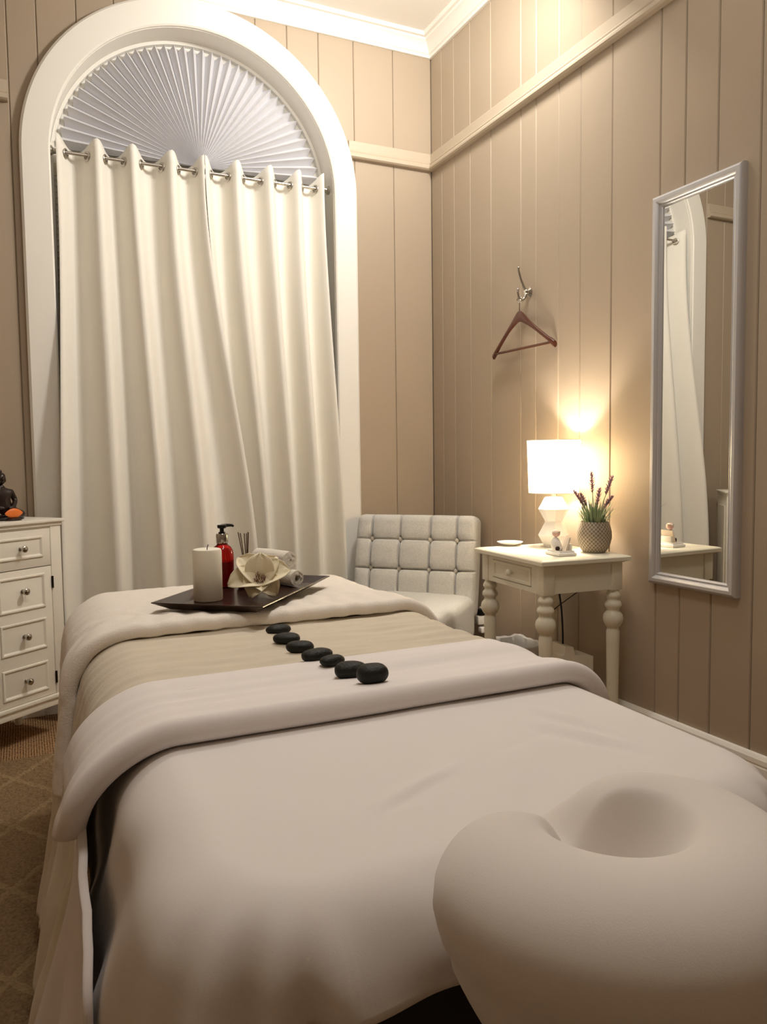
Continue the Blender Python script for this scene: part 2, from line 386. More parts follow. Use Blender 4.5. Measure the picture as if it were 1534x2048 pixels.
bb = sweep('baseboard_right', BASE, [(0, YF), (0, 0)], M['white']); sweep('quarter_round', QUAD, [(0, YF), (0, 0)], M['white'], bb, kind=None)
bb = sweep('baseboard_back', BASE, [(0, 0), (AX+.76, 0)], M['white']); sweep('quarter_round', QUAD, [(0, 0), (AX+.76, 0)], M['white'], bb, kind=None)
bb = sweep('baseboard_left', BASE, [(AX-.76, 0), (XL, 0)], M['white']); sweep('quarter_round', QUAD, [(AX-.76, 0), (XL, 0)], M['white'], bb, kind=None)

# ---- arched window
def archpath(r, n=64):
    return [(AX-r, 0.0)] + [(AX-r, AZ*i/6) for i in range(1, 6)] + [(AX-r*cos(pi*i/n), AZ+r*sin(pi*i/n)) for i in range(n+1)] + [(AX+r, AZ*i/6) for i in range(5, 0, -1)] + [(AX+r, 0.0)]
def archsweep(prof, name, m, parent):
    """prof: closed list of (radius, y)"""
    P = [archpath(r) for r, y in prof]; n = len(P[0]); k = len(prof)
    vs = [(P[j][i][0], prof[j][1], P[j][i][1]) for i in range(n) for j in range(k)]
    fs = [(i*k+j, i*k+(j+1) % k, (i+1)*k+(j+1) % k, (i+1)*k+j) for i in range(n-1) for j in range(k)] + [tuple(range(k)), tuple(range((n-1)*k, n*k))]
    return MB().add(vs, fs).build(name, m, parent, angle=30)
win = tag(archsweep([(RI, -.018), (RI, .17), (RI+.02, .17), (RI+.02, .112), (RI+.02, -.018)], 'window_1', M['white'], None), kind='structure')
archsweep([(RI+.002, .0), (RI+.002, -.030), (RI+.008, -.036), (RO-.010, -.036), (RO, -.028), (RO, .0)], 'architrave', M['white'], win)
archsweep([(RI-.001, .10), (RI-.001, .165), (RI-.045, .165), (RI-.045, .125), (RI-.038, .118), (RI-.020, .118), (RI-.016, .10)], 'window_frame', M['white'], win)
bx = MB().box((AX-.60, .13, 2.43), (AX+.60, .165, 2.53)); bx.build('transom', M['white'], win, smooth=False)
MB().box((AX-.02, .13, 0.05), (AX+.02, .165, 2.44)).build('mullion', M['white'], win, smooth=False)
MB().box((AX-.60, .13, 0.0), (AX+.60, .165, 0.12)).build('window_rail', M['white'], win, smooth=False)
g = MB(); pth = archpath(RI-.044); ctr = (AX, .15, 1.2)
for i in range(len(pth)-1): g.add([(pth[i][0], .150, pth[i][1]), (pth[i+1][0], .150, pth[i+1][1]), ctr], [(0, 1, 2)])
g.add([(pth[-1][0], .150, pth[-1][1]), (pth[0][0], .150, pth[0][1]), ctr], [(0, 1, 2)])
g.build('pane', M['glass'], win, smooth=False)

# ---- pleated arch shade
HX, HZ, NP = AX+.015, 2.492, 38
def fanR(t):
    R = RI-.028; dz = HZ-AZ; c_, s_ = cos(t), sin(t)
    ox = HX-AX; b_ = -ox*c_ + dz*s_; return -b_ + sqrt(b_*b_ + R*R - dz*dz - ox*ox)
f = MB(); vs = []; fs = []; NF = NP*2; NRAD = 6
for i in range(NF+1):
    t = pi*i/NF; up = 1 if i % 2 else -1; ro = fanR(t) - (.0 if up > 0 else .014)
    for k in range(NRAD):
        q = k/(NRAD-1); r = .012 + (ro-.012)*q; vs.append((HX-r*cos(t), .098-up*(.0015+.0190*q), HZ+r*sin(t)))
for i in range(NF):
    for k in range(NRAD-1): fs.append((i*NRAD+k, (i+1)*NRAD+k, (i+1)*NRAD+k+1, i*NRAD+k+1))
fan = thing('arch_shade', 'pleated fan shade filling the round top of the arched window', 'window shade', (0, 0, 0))
f.add(vs, fs); o = f.build('pleated_sheet', M['fan'], fan, smooth=False); solid(o, .0008)
MB().lathe([(.0, -.006), (.02, -.006), (.022, 0), (.018, .006), (0, .006)], 20, M4=Matrix.Translation((HX, .088, HZ)) @ Matrix.Rotation(pi/2, 4, 'X')).build('hub_clip', M['white'], fan)

# ---- venetian blind seen past the curtain's left edge
bl = thing('venetian_blind', 'cream slatted blind behind the left edge of the ivory curtains', 'blind', (0, 0, 0))
MB().box((AX-.636, .110, 2.37), (AX+.60, .134, 2.425), .003).build('headrail', M['blind'], bl)
me = None
for i in range(62):
    z = 2.355 - .026*i
    if me is None:
        o = MB().add([(-.630, -.011, -.004), (.595, -.011, -.004), (.595, 0, .003), (-.630, 0, .003), (.595, .011, -.002), (-.630, .011, -.002)], [(0, 1, 2, 3), (3, 2, 4, 5)]).build('slat', M['blind'], bl)
        solid(o, .001); o.location = (AX, .121, z); me = o.data
    else:
        o = share('slat', me, bl, (AX, .121, z)); solid(o, .001)
MB().box((AX-.612, .113, .725), (AX+.597, .131, .738), .002).build('bottom_rail', M['blind'], bl)

# ---- curtain rod and two grommet curtains
ROD_Y, ROD_Z = 0.046, 2.452
rod = thing('curtain_rod', 'thin silver tension rod across the arched window opening', 'curtain rod', (0, 0, 0))
MB().tube([(AX-.625, ROD_Y, ROD_Z), (AX+.625, ROD_Y, ROD_Z)], .0075, 14).build('rod', M['nickel'], rod)
for sx in (-1, 1):
    MB().lathe([(0, 0), (.021, 0), (.021, .006), (.013, .012), (.011, .028), (0, .028)], 20, M4=Matrix.Translation((AX+sx*.6425, ROD_Y, ROD_Z)) @ Matrix.Rotation(-sx*pi/2, 4, 'Y')).build('end_flange', M['nickel'], rod)
def curtain(label, peaks, bot, lean, name='curtain'):
    """peaks: x of the forward folds at the rod (first and last may be the edges); bot: same folds near the floor; cloth waves in y"""
    t = thing(name, label, 'curtain', (0, 0, 0), group='ivory grommet curtains')
    n = len(peaks); NU = (n-1)*14+1; NV = 56
    ztop, zbot = ROD_Z+.064, 0.035
    def xat(arr, q):
        i = min(int(q), n-2); fr = q-i; return arr[i]+(arr[i+1]-arr[i])*fr
    def pt(u, v):
        q = u*(n-1); z = ztop + (zbot-ztop)*v
        h = sstep(0.0, 1.0, (ROD_Z-z)/2.0) if z < ROD_Z else 0
        x = xat(peaks, q)*(1-h) + xat(bot, q)*h
        amp = .046 + .030*h + .008*nz(q*.7, v*2.0, lean*10)*h
        wv = cos(2*pi*q)
        wv = 2*((1+wv)/2)**1.5 - 1
        y = ROD_Y - wv*amp - lean*h + .008*nz(q*1.3, v*3, 4.0)*h
        x += (.004*sin(2*pi*q+.6) + .010*nz(q*.9, v*1.2, 9+lean))*sstep(0, .25, v)
        dz = (.021*wv - .021)*(1-v/.06) if v < .06 else 0
        return (x, y, z+dz)
    o = MB().grid(NU, NV, pt).build('cloth', M['curtain'], t, angle=180); solid(o, .0015, 0)
    gm = None
    for i in range(2*(n-1)):
        q = .25 + .5*i; x = xat(peaks, q); sgn = 1 if i % 2 == 0 else -1
        dx = (xat(peaks, min(q+.1, n-1))-xat(peaks, q-.1)); dy = sgn*2*pi*.2*.042
        yaw = atan2(dy, dx)
        R = Matrix.Rotation(pi/2, 4, 'X')
        if gm is None:
            pr = [(.0165 + .0045*cos(2*pi*k/10), .0032*sin(2*pi*k/10)) for k in range(11)]
            g_ = MB().lathe(pr, 24, M4=R, caps=False).build('grommet', M['nickel'], t); gm = g_.data
            g_.location = (x, ROD_Y, ROD_Z-.004); g_.rotation_euler = (0, 0, yaw)
        else: share('grommet', gm, t, (x, ROD_Y, ROD_Z-.004), (0, 0, yaw))
    return t
curtain('left ivory grommet curtain, its edge lapping over the other panel', [-1.830, -1.662, -1.513, -1.341, -1.196], [-1.880, -1.650, -1.46, -1.265, -1.035], .145)
curtain('right ivory grommet curtain, on the armchair side of the window', [-1.192, -1.039, -.878, -.733, -.605], [-1.055, -.95, -.82, -.69, -.560], .065)

# ================================================================ FLOOR COVERING
def rugpt(u, v):
    x = -2.27 + .98*u; y = -.548 - 2.75*v
    e = min(u, 1-u, v, 1-v); hgt = .016*sstep(0, .01, e)
    return (x + (.004*nz(y*30, 1) if u in (0, 1) else 0), y + (.004*nz(x*30, 2) if v in (0, 1) else 0), .001 + hgt*(.8+.35*nz(x, y, 0, 55)) + (.002*nz(x, y, 3, 140) if e > .005 else 0))
tag(MB().grid(150, 360, rugpt).build('rug', M['rug'], angle=180), 'beige shag rug with pale trellis lines beside the massage bed', 'rug')

# ================================================================ MASSAGE BED
def bx_(x, y): return x - .025*(-1.2-y)          # the bed runs a degree off the wall: sideways shift by y
XC, HW, RC, ZT = -1.45, .412, .07, .678
YN, YFAR = -3.035, -1.17
bed = thing('massage_table', 'made-up massage table with a padded horseshoe face cradle at its near end', 'massage table', (0, 0, 0))
def shear(mb):
    mb.v = [(bx_(p[0], p[1]), p[1], p[2]) for p in mb.v]; return mb
shear(MB().rbox((2*HW-.09, YFAR-YN-.16, .075), .03, (XC, (YFAR+YN)/2, ZT-.046), 24)).build('padded_top', M['vinyl'], bed)
shear(MB().box((XC-.30, YN+.08, .515), (XC+.30, YFAR-.08, .585), .004)).build('table_frame', M['darkwood'], bed)
shear(MB().box((XC-.34, YN+.045, .24), (XC+.34, YN+.075, .575), .006)).build('end_board', M['vinyl'], bed)
for sx in (-1, 1):
    for yy in (YN+.22, YFAR-.22):
        shear(MB().box((XC+sx*.30-.022, yy-.022, .0195), (XC+sx*.30+.022, yy+.022, .52), .003)).build('leg', M['darkwood'], bed)
# face cradle: horseshoe cushion under a fitted cover
CX, CY, CR, CT = -1.540, -3.140, .104, .074
def cradle(u, v):
    a = 2*pi*u
    zgap = exp(-((((a-1.75+pi) % (2*pi))-pi)/.40)**2)   # opening towards the bed
    R, T = CR, CT
    if v < .72:                                     # hole centre out over the crest to the outer rim
        rho = (v/.72)*(R+T); q = (rho-R)/T
        prof = sqrt(max(0, 1-q*q)) if abs(q) < 1 else 0
        if q < 0: prof = 1-(1-prof)*1.0
        dip = .690 - .004*(1-rho/(R+T))
        crest = .718 + (.060 - .056*zgap)*(prof if q > 0 else prof**.9)
        if q < 0:
            b_ = sstep(-1.35, -.35, q); zz = dip*(1-b_) + crest*b_
        else: zz = crest
        x = CX + rho*cos(a); y = CY + rho*sin(a)*(.66 if sin(a) > 0 else 1)
    else:
        l = (v-.72)/.28; rho = R+T + .006*sin(l*pi) - .150*l**1.3
        zz = .718 - .26*l*(1-.55*sstep(.2, .9, sin(a)))
        rho += .005*sin(a*9+1)*l*l + .003*nz(a*3, l, 5)*l
        x = CX + rho*cos(a); y = CY + rho*sin(a)*(.66 if sin(a) > 0 else 1)
        if abs(l-.16) < .03: x -= .003*cos(a); y -= .003*sin(a)
    return (x, y, zz)
o = MB().grid(121, 70, cradle).build('face_cradle', M['cradle'], bed, angle=180, merge=1e-5)
tag(o, 'padded horseshoe headrest in a soft pale fitted cover')
MB().tube([(CX-.07, CY+.10, .64), (CX-.07, YN+.06, .60)], .010, 10).build('cradle_arm', M['black'], bed)
MB().tube([(CX+.07, CY+.10, .64), (CX+.07, YN+.06, .60)], .010, 10).build('cradle_arm', M['black'], bed)

# fitted bottom sheet with a hanging corner
RIDGES = []
def ridge(x0, y0, x1, y1, w_, a_): RIDGES.append((x0, y0, x1, y1, w_, a_*1.8))
for k in range(7): ridge(-1.66+.03*k, -2.905+.016*k, -1.46+.035*k, -2.80+.012*k, .006, .0022*(1 if k % 2 else -1))
for k in range(5): ridge(-1.30+.02*k, -2.70+.03*k, -1.20+.01*k, -2.88+.03*k, .008, .0025*(1 if k % 2 else -1))
ridge(-1.62, -2.86, -1.44, -2.78, .01, .003); ridge(-1.42, -2.90, -1.34, -2.76, .01, .002)
def wr_(x, y):
    d = 0.0
    for x0, y0, x1, y1, w_, a_ in RIDGES:
        dx, dy = x1-x0, y1-y0; L2 = dx*dx+dy*dy; t = ((x-x0)*dx+(y-y0)*dy)/L2
        if -.3 < t < 1.3:
            q = abs((x-x0)*dy-(y-y0)*dx)/sqrt(L2)
            if q < 4*w_: d += a_*exp(-(q/w_)**2)*max(0, 1-(2*t-1)**2) if 0 < t < 1 else 0
    return d
Q = .08
def sheetpt(u, v):
    X = -(HW+.36) + (2*HW+.66)*u; Y = (YN-.062) + (-2.25-YN+.062)*v
    a = HW-RC-Q; yc = YN+RC+Q
    dx = max(abs(X)-a, 0); dy = max(yc-Y, 0); e0 = hypot(dx, dy)
    bxx = max(-a, min(a, X)); byy = max(Y, yc)
    d = .008
    if e0 < 1e-6: return (bx_(XC+X, Y), Y, ZT+d+wr_(XC+X, Y)+.002*nz(X, Y, 1, 6))
    nx, ny = (dx/e0)*(1 if X > 0 else -1), -dy/e0; e = max(0, e0-Q)
    r = RC+d
    if e0 <= Q: H, z = e0, ZT+d
    elif e < RC*pi/2: an = e/RC; H, z = Q + r*sin(an), ZT-RC+r*cos(an)
    else:
        l = e-RC*pi/2; H, z = Q + r, ZT-RC-l
    l = max(0, e-.03); cw = exp(-((abs(atan2(abs(nx)+1e-6, -ny+1e-6))-.75)/.5)**2)
    ph = atan2(ny, nx)
    rip = l*(.16*sin(ph*15+1.0)*cw + .11*sin((X*3+Y*3)*9+ph*5+2*nz(X*3, Y*3, 8))*(1-cw)) + .02*nz(X*5, Y*5, l*6)*sstep(0, .1, l)
    left = sstep(.4, .9, -nx); fl = l*(.04 + .13*left); rip *= 1-.65*left
    H += rip + fl
    return (bx_(XC, byy) + bxx + nx*H, byy + ny*H, z + .010*nz(X*7, Y*7, 2)*sstep(.02, .1, l))
o = MB().grid(150, 110, sheetpt).build('bed_sheet', M['sheet'], angle=180); solid(o, .0012)
tag(o, 'plain pale bed sheet on the near end of the massage table, corner hanging down', 'sheet')

def layer(name, m, y0, y1, d0, d1, roll, Ll, Lr, wfn=None, flare=.10, bulge=0.0, nu=150, nv=60, far_drop=0.0, hem=None, parent=None, curve=0.0, fwd=0.0):
    """cloth across the bed from y0 (far) to y1 (near) standing d0..d1 off the padded top, its near edge rolled under with diameter 'roll'"""
    Lc = HW-RC+RC*pi/2
    def pt(u, v):
        S = -(Lc+Ll) + (2*Lc+Ll+Lr)*u; s = abs(S); sg = -1 if S < 0 else 1
        far = 0.0
        if roll > 0 and v > .70:
            th = (v-.70)/.30*pi*1.05; r = roll/2
            y = y1 + r - r*sin(th); dd = d1 - r + r*cos(th)
        else:
            q = v/(.70 if roll > 0 else 1.0); y = y0 + ((y1+roll/2) - y0)*q; dd = d0 + (d1-d0)*sstep(.55, 1.0, q)
            if far_drop and q < .22: k = 1-q/.22; far = k
        l = max(0, s-Lc)
        y += curve*(max(0, s-Lc+.05)/(Ll+.05))**3
        if fwd and sg < 0: y -= fwd*sstep(-.02, .16, l)*min(1.0, v/.7)
        if wfn: dd += wfn(S, y, l)
        if s <= HW-RC: X, z = s, ZT+dd
        elif s < Lc: an = (s-(HW-RC))/RC; X, z = HW-RC+(RC+dd)*sin(an), ZT-RC+(RC+dd)*cos(an)
        else:
            X = HW+dd + flare*l + .02*nz(y*6, l*3, 7)*sstep(0, .2, l) + .022*sin(y*24+l*2)*sstep(.05, .5, l)
            z = ZT-RC-l
            if hem: z = max(z, hem(y))
        if fwd and sg < 0: X -= .025*sstep(.0, .25, l)*min(1.0, v/.7)
        if sg < 0: X += bulge*sstep(HW-RC, Lc+.03, s)
        if far: z -= far_drop*far*far*.5
        return (bx_(XC, y)+sg*X, y, max(z, .022))
    o = MB().grid(nu, nv, pt).build(name, m, parent, angle=180); solid(o, .002, -1)
    return o
# beige throw
def w_throw(S, y, l): return .0045*nz(S*2.2, y*14, 1) - .014*abs(nz(S*1.8+y, y*22, 2)) + .005*nz(S*9, y*40, 3)
o = layer('throw', M['throw'], -1.70, -2.36, .024, .031, 0, .53, .45, w_throw, .17, .022, 200, 90)
tag(o, 'beige crinkled throw across the middle of the massage bed', 'throw')
# duvet turned back into a thick fold
dv = thing('duvet', 'pale duvet with a thick turned-back fold just below the black stones', 'duvet', (0, 0, 0))
def w_duvet(S, y, l): return .004*nz(S*2, y*9, 4) + .003*nz(S*1.6, y*26, 5)
layer('duvet_body', M['duvet'], -2.365, -2.49, .016, .022, .012, .545, .45, w_duvet, .18, .044, 150, 60, parent=dv, fwd=.24)
def w_flap(S, y, l):
    q = sstep(-2.28, -2.36, y)
    return .004*nz(S*2, y*9, 4)*q + .0060*nz(S*1.4, y*24, 6)*q + .004*nz(S*14, y*4, 8)*sstep(.0, .05, l) + .0016*nz(S*22, y*3, 3)*sstep(-2.54, -2.59, y)
layer('turned_back_fold', M['duvet'], -2.275, -2.565, .034, .050, .041, .045, .10, w_flap, .05, .05, 190, 90, parent=dv, curve=.05)
# white blanket at the far end, crinkled
def w_bl(S, y, l): return .004*nz(S*4, y*8, 11) + .0024*sin(S*95+3*nz(S*3, y*10, 5))*sstep(-1.45, -1.75, y)*(1-.6*sstep(-1.80, -1.86, y))*(1-sstep(0, .1, l)) + .0018*nz(S*40, y*40, 12)
o = layer('blanket', M['towelb'], YFAR+.02, -1.875, .042, .057, .034, .24, .25, w_bl, .06, .025, 230, 110, far_drop=.10)
tag(o, 'white fluffy blanket folded over the far end of the massage bed under the tray', 'blanket')

# ================================================================ STONES
ST = [(-1.492, -1.963, .030, .021, .0115, 12, .710), (-1.507, -2.071, .030, .021, .0115, -22, .708), (-1.508, -2.164, .029, .020, .0120, -14, .707), (-1.505, -2.259, .033, .022, .0130, 10, .711),
      (-1.498, -2.322, .026, .016, .010, 14, .717), (-1.493, -2.402, .031, .021, .0155, -10, .716), (-1.492, -2.495, .0275, .022, .0175, -8, .726)]
SL = ['flat black massage stone nearest the tray, tucked beside the white blanket', 'second black massage stone counting from the tray', 'third black massage stone counting from the tray',
      'middle black massage stone of the row, fourth from the tray', 'smallest thin black stone, fifth from the tray, at the beige throw edge', 'large black stone on the duvet, second from the near end', 'tallest black stone nearest the viewer at the end of the row']
bpy.context.view_layer.update(); DG = bpy.context.evaluated_depsgraph_get()
REST = [SC.ray_cast(DG, V((p[0], p[1], 1.0)), V((0, 0, -1)))[1].z for p in ST]     # height of the cloth under each stone
for i, (x, y, a, b_, c, rz, z) in enumerate(ST):
    s = MB(); s.ball((0, 0, 0), 1, 28)
    out = []
    for p in s.v:
        q = V(p); n_ = 1+.07*nz(q.x+i*3, q.y, q.z, 1.1); ex = .82
        out.append((a*n_*abs(q.x)**ex*(1 if q.x > 0 else -1), b_*n_*abs(q.y)**ex*(1 if q.y > 0 else -1), c*n_*(abs(q.z)**.9)*(1 if q.z > 0 else -1)))
    s.v = out
    o = s.build('massage_stone', M['stone'], angle=180); o.location = (x, y, REST[i]-.0008+c*.93); o.rotation_euler = (radians(3*(i % 3-1)), 0, radians(rz))
    tag(o, SL[i], 'stone', 'black massage stones in a row')

# ================================================================ TRAY AND WHAT STANDS ON IT
TZ = .7335
TC = V((-1.513, -1.912)); TA = radians(50.45)      # near corner and turn
TL, TW = .498, .298
tr = thing('serving_tray', 'dark brown rectangular tray with sloped rim lying on the white blanket', 'tray', (TC.x, TC.y, TZ), TA)
def ringmesh(loops):
    k = len(loops[0]); vs = [p for L in loops for p in L]
    fs = [(i*k+j, i*k+(j+1) % k, (i+1)*k+(j+1) % k, (i+1)*k+j) for i in range(len(loops)-1) for j in range(k)]
    return vs, fs, k
def rloop(x0, y0, x1, y1, z): return [(x0, y0, z), (x1, y0, z), (x1, y1, z), (x0, y1, z)]
ins = lambda d, z: rloop(d, d, TL-d, TW-d, z)
vs, fs, k = ringmesh([ins(.035, .000), ins(.0, .020), ins(.001, .022), ins(.005, .022), ins(.038, .005), ])
MB().add(vs, fs+[(0, 3, 2, 1), tuple(range(16, 20))]).build('tray_body', M['tray'], tr, smooth=False)
def ontray(x, y): return V((x, y, TZ+.006))
def place(o, x, y, z, rz=0): o.location = (x, y, z); o.rotation_euler = (0, 0, rz)
# pillar candle
cn = thing('pillar_candle', 'thick ivory pillar candle standing on the tray', 'candle', (-1.589, -1.665, TZ+.006))
MB().lathe([(0, 0), (.036, 0), (.0375, .002), (.0375, .128), (.0355, .133), (.031, .1345), (.010, .131), (0, .130)], 40).build('wax_body', M['wax'], cn)
MB().tube([(0, 0, .128), (.001, 0, .138), (.004, .001, .145)], .0011, 6).build('wick', M['black'], cn)
# pump bottle
pb = thing('pump_bottle', 'red translucent pump bottle with silver collar and black nozzle', 'bottle', (-1.504, -1.474, TZ+.006), .2)
MB().lathe([(0, 0), (.029, 0), (.032, .003), (.032, .093), (.030, .105), (.024, .116), (.016, .122), (.0145, .126), (.0145, .128), (0, .128)], 36).build('bottle_body', M['redglass'], pb)
MB().lathe([(0, .004), (.0285, .004), (.0290, .074), (0, .074)], 30).build('liquid', M['redliquid'], pb)
MB().lathe([(.0, .127), (.0165, .127), (.0170, .129), (.0170, .152), (.0155, .154), (0, .154)], 32).build('collar', M['chrome'], pb)
p_ = MB().lathe([(0, .153), (.010, .153), (.010, .158), (.006, .160), (.006, .168), (.012, .170), (.013, .173), (.0125, .179), (0, .180)], 24)
p_.tube([(0, 0, .1755), (.018, .004, .1765), (.034, .008, .1755), (.040, .009, .1725)], [.0055, .005, .004, .0034], 10); p_.build('pump_head', M['black'], pb)
# reed diffuser
rd = thing('reed_diffuser', 'small dark red reed diffuser bottle between the pump bottle and rolled towels', 'diffuser', (-1.448, -1.530, TZ+.006))
MB().lathe([(0, 0), (.026, 0), (.030, .004), (.030, .030), (.026, .042), (.016, .052), (.012, .058), (.0125, .072), (.017, .075), (.017, .079), (.009, .079), (.008, .060), (0, .060)], 30).build('diffuser_bottle', M['brownglass'], rd)
for i, (dx, dy) in enumerate([(-.022, .004), (-.018, -.004), (-.004, .006), (.004, -.004), (.007, .003), (.001, .001)]):
    MB().tube([(-dx*.2, -dy*.2, .012), (dx*.4, dy*.5, .079), (dx, dy, .160-.002*(i % 3))], .0013, 6).build('reed', M['reed'], rd)
# rolled towels
def rolled(name, label, loc, rz, L, R, hole):
    t = thing(name, label, 'towel', loc, rz, 'rolled face towels on the tray')
    turns = 3.6; N = 110; th = (R-hole)/turns*.88; vs = []; fs = []
    NL = 9
    for j in range(NL):
        y = -L/2 + L*j/(NL-1); sq = 1-.05*abs(2*j/(NL-1)-1)**3
        for i in range(N):
            q = i/(N-1); a = 2*pi*turns*q + 1.0; r = (hole + (R-hole-th*.5)*q)*sq
            wob = 1+.035*nz(cos(a)*1.5, sin(a)*1.5, j*.5+loc[0]*9)
            for sg in (-1, 1):
                rr = (r+sg*th*.5)*wob; rr = max(rr, .0015)
                vs.append((rr*cos(a), y + .004*nz(a, q*5, 3)*(1 if j in (0, NL-1) else 0), rr*sin(a)))
    W2 = 2*N
    for j in range(NL-1):
        for i in range(N-1):
            for sg in (0, 1):
                a = j*W2+2*i+sg; fs.append((a, a+2, a+2+W2, a+W2))
        fs.append((j*W2, j*W2+1, (j+1)*W2+1, (j+1)*W2)); e = j*W2+W2-2; fs.append((e, e+1, e+1+W2, e+W2))
    for j in (0, NL-1):
        for i in range(N-1): a = j*W2+2*i; fs.append((a, a+1, a+3, a+2))
    o = MB().add(vs, fs).build('rolled_cloth', M['towel'], t, angle=60)
    o.location = (0, 0, R*.98)
    return t
rolled('rolled_towel', 'rolled white towel resting on top of the other roll', (-1.356, -1.490, TZ+.006+.0465), radians(21), .150, .0290, .003)
rolled('rolled_towel', 'lower rolled white towel lying on the tray by its rim', (-1.334, -1.522, TZ+.006), radians(17), .125, .0250, .010)
# magnolia bloom
mg = thing('magnolia_bloom', 'open cream artificial magnolia flower lying in the tray before the towels', 'flower', (-1.452, -1.680, TZ+.008))
fax = V((-.25, -.70, .66)).normalized(); fx = fax.orthogonal().normalized()
fx = (V((.9, -.44, 0)) - fax*V((.9, -.44, 0)).dot(fax)).normalized(); fy = fax.cross(fx)
FC = V((0, 0, .034))
def petal(az, op, Ln, Wd, cup, curl):
    ax_ = fx*cos(az)+fy*sin(az); side = fax.cross(ax_).normalized()
    def pt(u, v):
        vv = 2*v-1; wdt = Wd*(sqrt(max(0, 1-((u-.58)/.425)**2)) if u > .58 else .22+.78*sin(pi/2*u/.58)); wdt = max(wdt, .003)
        ang = op*(.35+.65*u) + curl*u*u*u
        rad = Ln*u
        p = FC + (ax_*sin(ang)+fax*cos(ang))*rad
        nrm = (fax*sin(ang)-ax_*cos(ang))
        return p + side*vv*wdt + nrm*(cup*(vv*vv)*wdt*1.2 + .003*sin(vv*6+az*3)*u*u)
    o = MB().grid(13, 17, pt).build('petal', M['petal'], mg, angle=180); solid(o, .0016)
for az, op, Ln, Wd, cup, cu in [(2.45, .95, .090, .036, .45, .2), (1.60, .72, .082, .038, .4, .0), (.95, .85, .082, .034, .4, .1), (.25, 1.12, .088, .040, .45, .05),
                                (-2.85, 1.15, .088, .036, .5, .2), (-1.9, 1.02, .064, .036, .45, .25), (-.75, 1.1, .068, .034, .45, .25)]:
    petal(az, op, Ln, Wd, cup, cu)
MB().lathe([(0, 0), (.010, .0), (.011, .006), (.007, .012), (0, .014)], 16, M4=Matrix.Translation(FC) @ fax.to_track_quat('Z', 'Y').to_matrix().to_4x4()).build('flower_core', M['petal'], mg)
sm = MB()
for i in range(34):
    a = i*2.39996; r = .011*sqrt(i/34); d0 = FC + fax*.008 + (fx*cos(a)+fy*sin(a))*r
    sm.tube([d0, d0+fax*.012+(fx*cos(a)+fy*sin(a))*.004, d0+fax*(.020+.004*sin(i))+(fx*cos(a)+fy*sin(a))*.006], .0009, 5)
sm.build('stamens', M['stamen'], mg)

# ================================================================ DRESSER
DW, DD = .665, .285
dr = thing('dresser', 'white dresser with raised panels, chrome knobs and dark hinges standing across the corner', 'dresser', (-1.886, -.295, -.0424), atan2(.62, .78))
dr.scale = (1.0385, 1.0385, 1.0385)
B = lambda x0, y0, z0, x1, y1, z1, c=.002: MB().box((x0, y0, z0), (x1, y1, z1), c)
B(-DW, .020, .20, 0, DD, .862).build('carcass', M['furn'], dr)
B(-DW-.012, -.012, .876, .012, DD+.008, .888, .003).build('top_board', M['furn'], dr)
B(-DW-.004, -.004, .862, .004, DD+.002, .8765, .002).build('top_moulding', M['furn'], dr)
f = MB(); f.box((-.048, 0, .209), (0, .021, .862), .001); f.box((-DW, 0, .209), (-DW+.048, .021, .862), .001); f.box((-.348, 0, .209), (-.318, .021, .862), .001)
f.box((-.318, .003, .855), (-.048, .021, .862)); f.box((-DW+.048, .003, .855), (-.348, .021, .862)); f.build('face_frame', M['furn'], dr)
B(-DW-.006, -.008, .192, .006, DD, .2075, .003).build('base_moulding', M['furn'], dr)
B(-DW, .0, .162, 0, DD, .193, .002).build('base_board', M['furn'], dr)
for x, y in ((-DW+.03, DD-.035), (-.03, DD-.035), (-DW+.03, .04), (-.50, .04)):
    if True:
        MB().lathe([(0, .0415), (.014, .0415), (.020, .155), (.020, .162), (0, .162)], 16, (x, y, 0)).build('foot', M['furn'], dr)
def panel(mb, x0, z0, x1, z1, y):
    L = [rloop(x0, z0, x1, z1, 0)]
    def lp(d, yy): return [(x0+d, yy, z0+d), (x1-d, yy, z0+d), (x1-d, yy, z1-d), (x0+d, yy, z1-d)]
    vs, fs, k = ringmesh([lp(0, y), lp(.002, y-.0045), (lp(.007, y-.005)), lp(.012, y-.001), lp(.020, y+.004), lp(.022, y+.004)])
    n = len(vs); mb.add(vs, fs + [(n-4, n-3, n-2, n-1)])
def knob(parent, x, z):
    R = Matrix.Translation((x, -.001, z)) @ Matrix.Rotation(pi/2, 4, 'X')
    MB().lathe([(0, 0), (.008, 0), (.008, .002), (.0045, .004), (.0045, .012), (.009, .015), (.0125, .021), (.012, .027), (.007, .031), (0, .032)], 24, M4=R).build('knob', M['chrome'], parent)
for c0, c1 in ((-.317, -.049), (-DW+.049, -.349)):
    dw = B(c0+.0015, .0, .7115, c1-.0015, .021, .8535, .0012); panel(dw, c0+.036, .747, c1-.036, .828, -.0002); dw = dw.build('drawer', M['furn'], dr, angle=30); knob(dw, (c0+c1)/2, .787)
    dd = B(c0+.0015, .0, .2095, c1-.0015, .021, .7085, .0012)
    for z0, z1 in ((.555, .685), (.398, .515), (.235, .348)): panel(dd, c0+.034, z0, c1-.034, z1, -.0002)
    dd = dd.build('door', M['furn'], dr, angle=30)
    for z in (.629, .459, .291): knob(dd, (c0+c1)/2, z)
    hx = c1+.0005 if c1 > -.1 else c0-.0005
    for z in (.645, .273): MB().lathe([(0, -.023), (.0042, -.023), (.0042, .023), (0, .023)], 12, (hx, -.003, z)).build('hinge', M['hinge'], dd)
pl = MB(); pl.box((.0, .05, .26), (.004, DD-.05, .80)); pl.build('side_panel', M['furn'], dr)

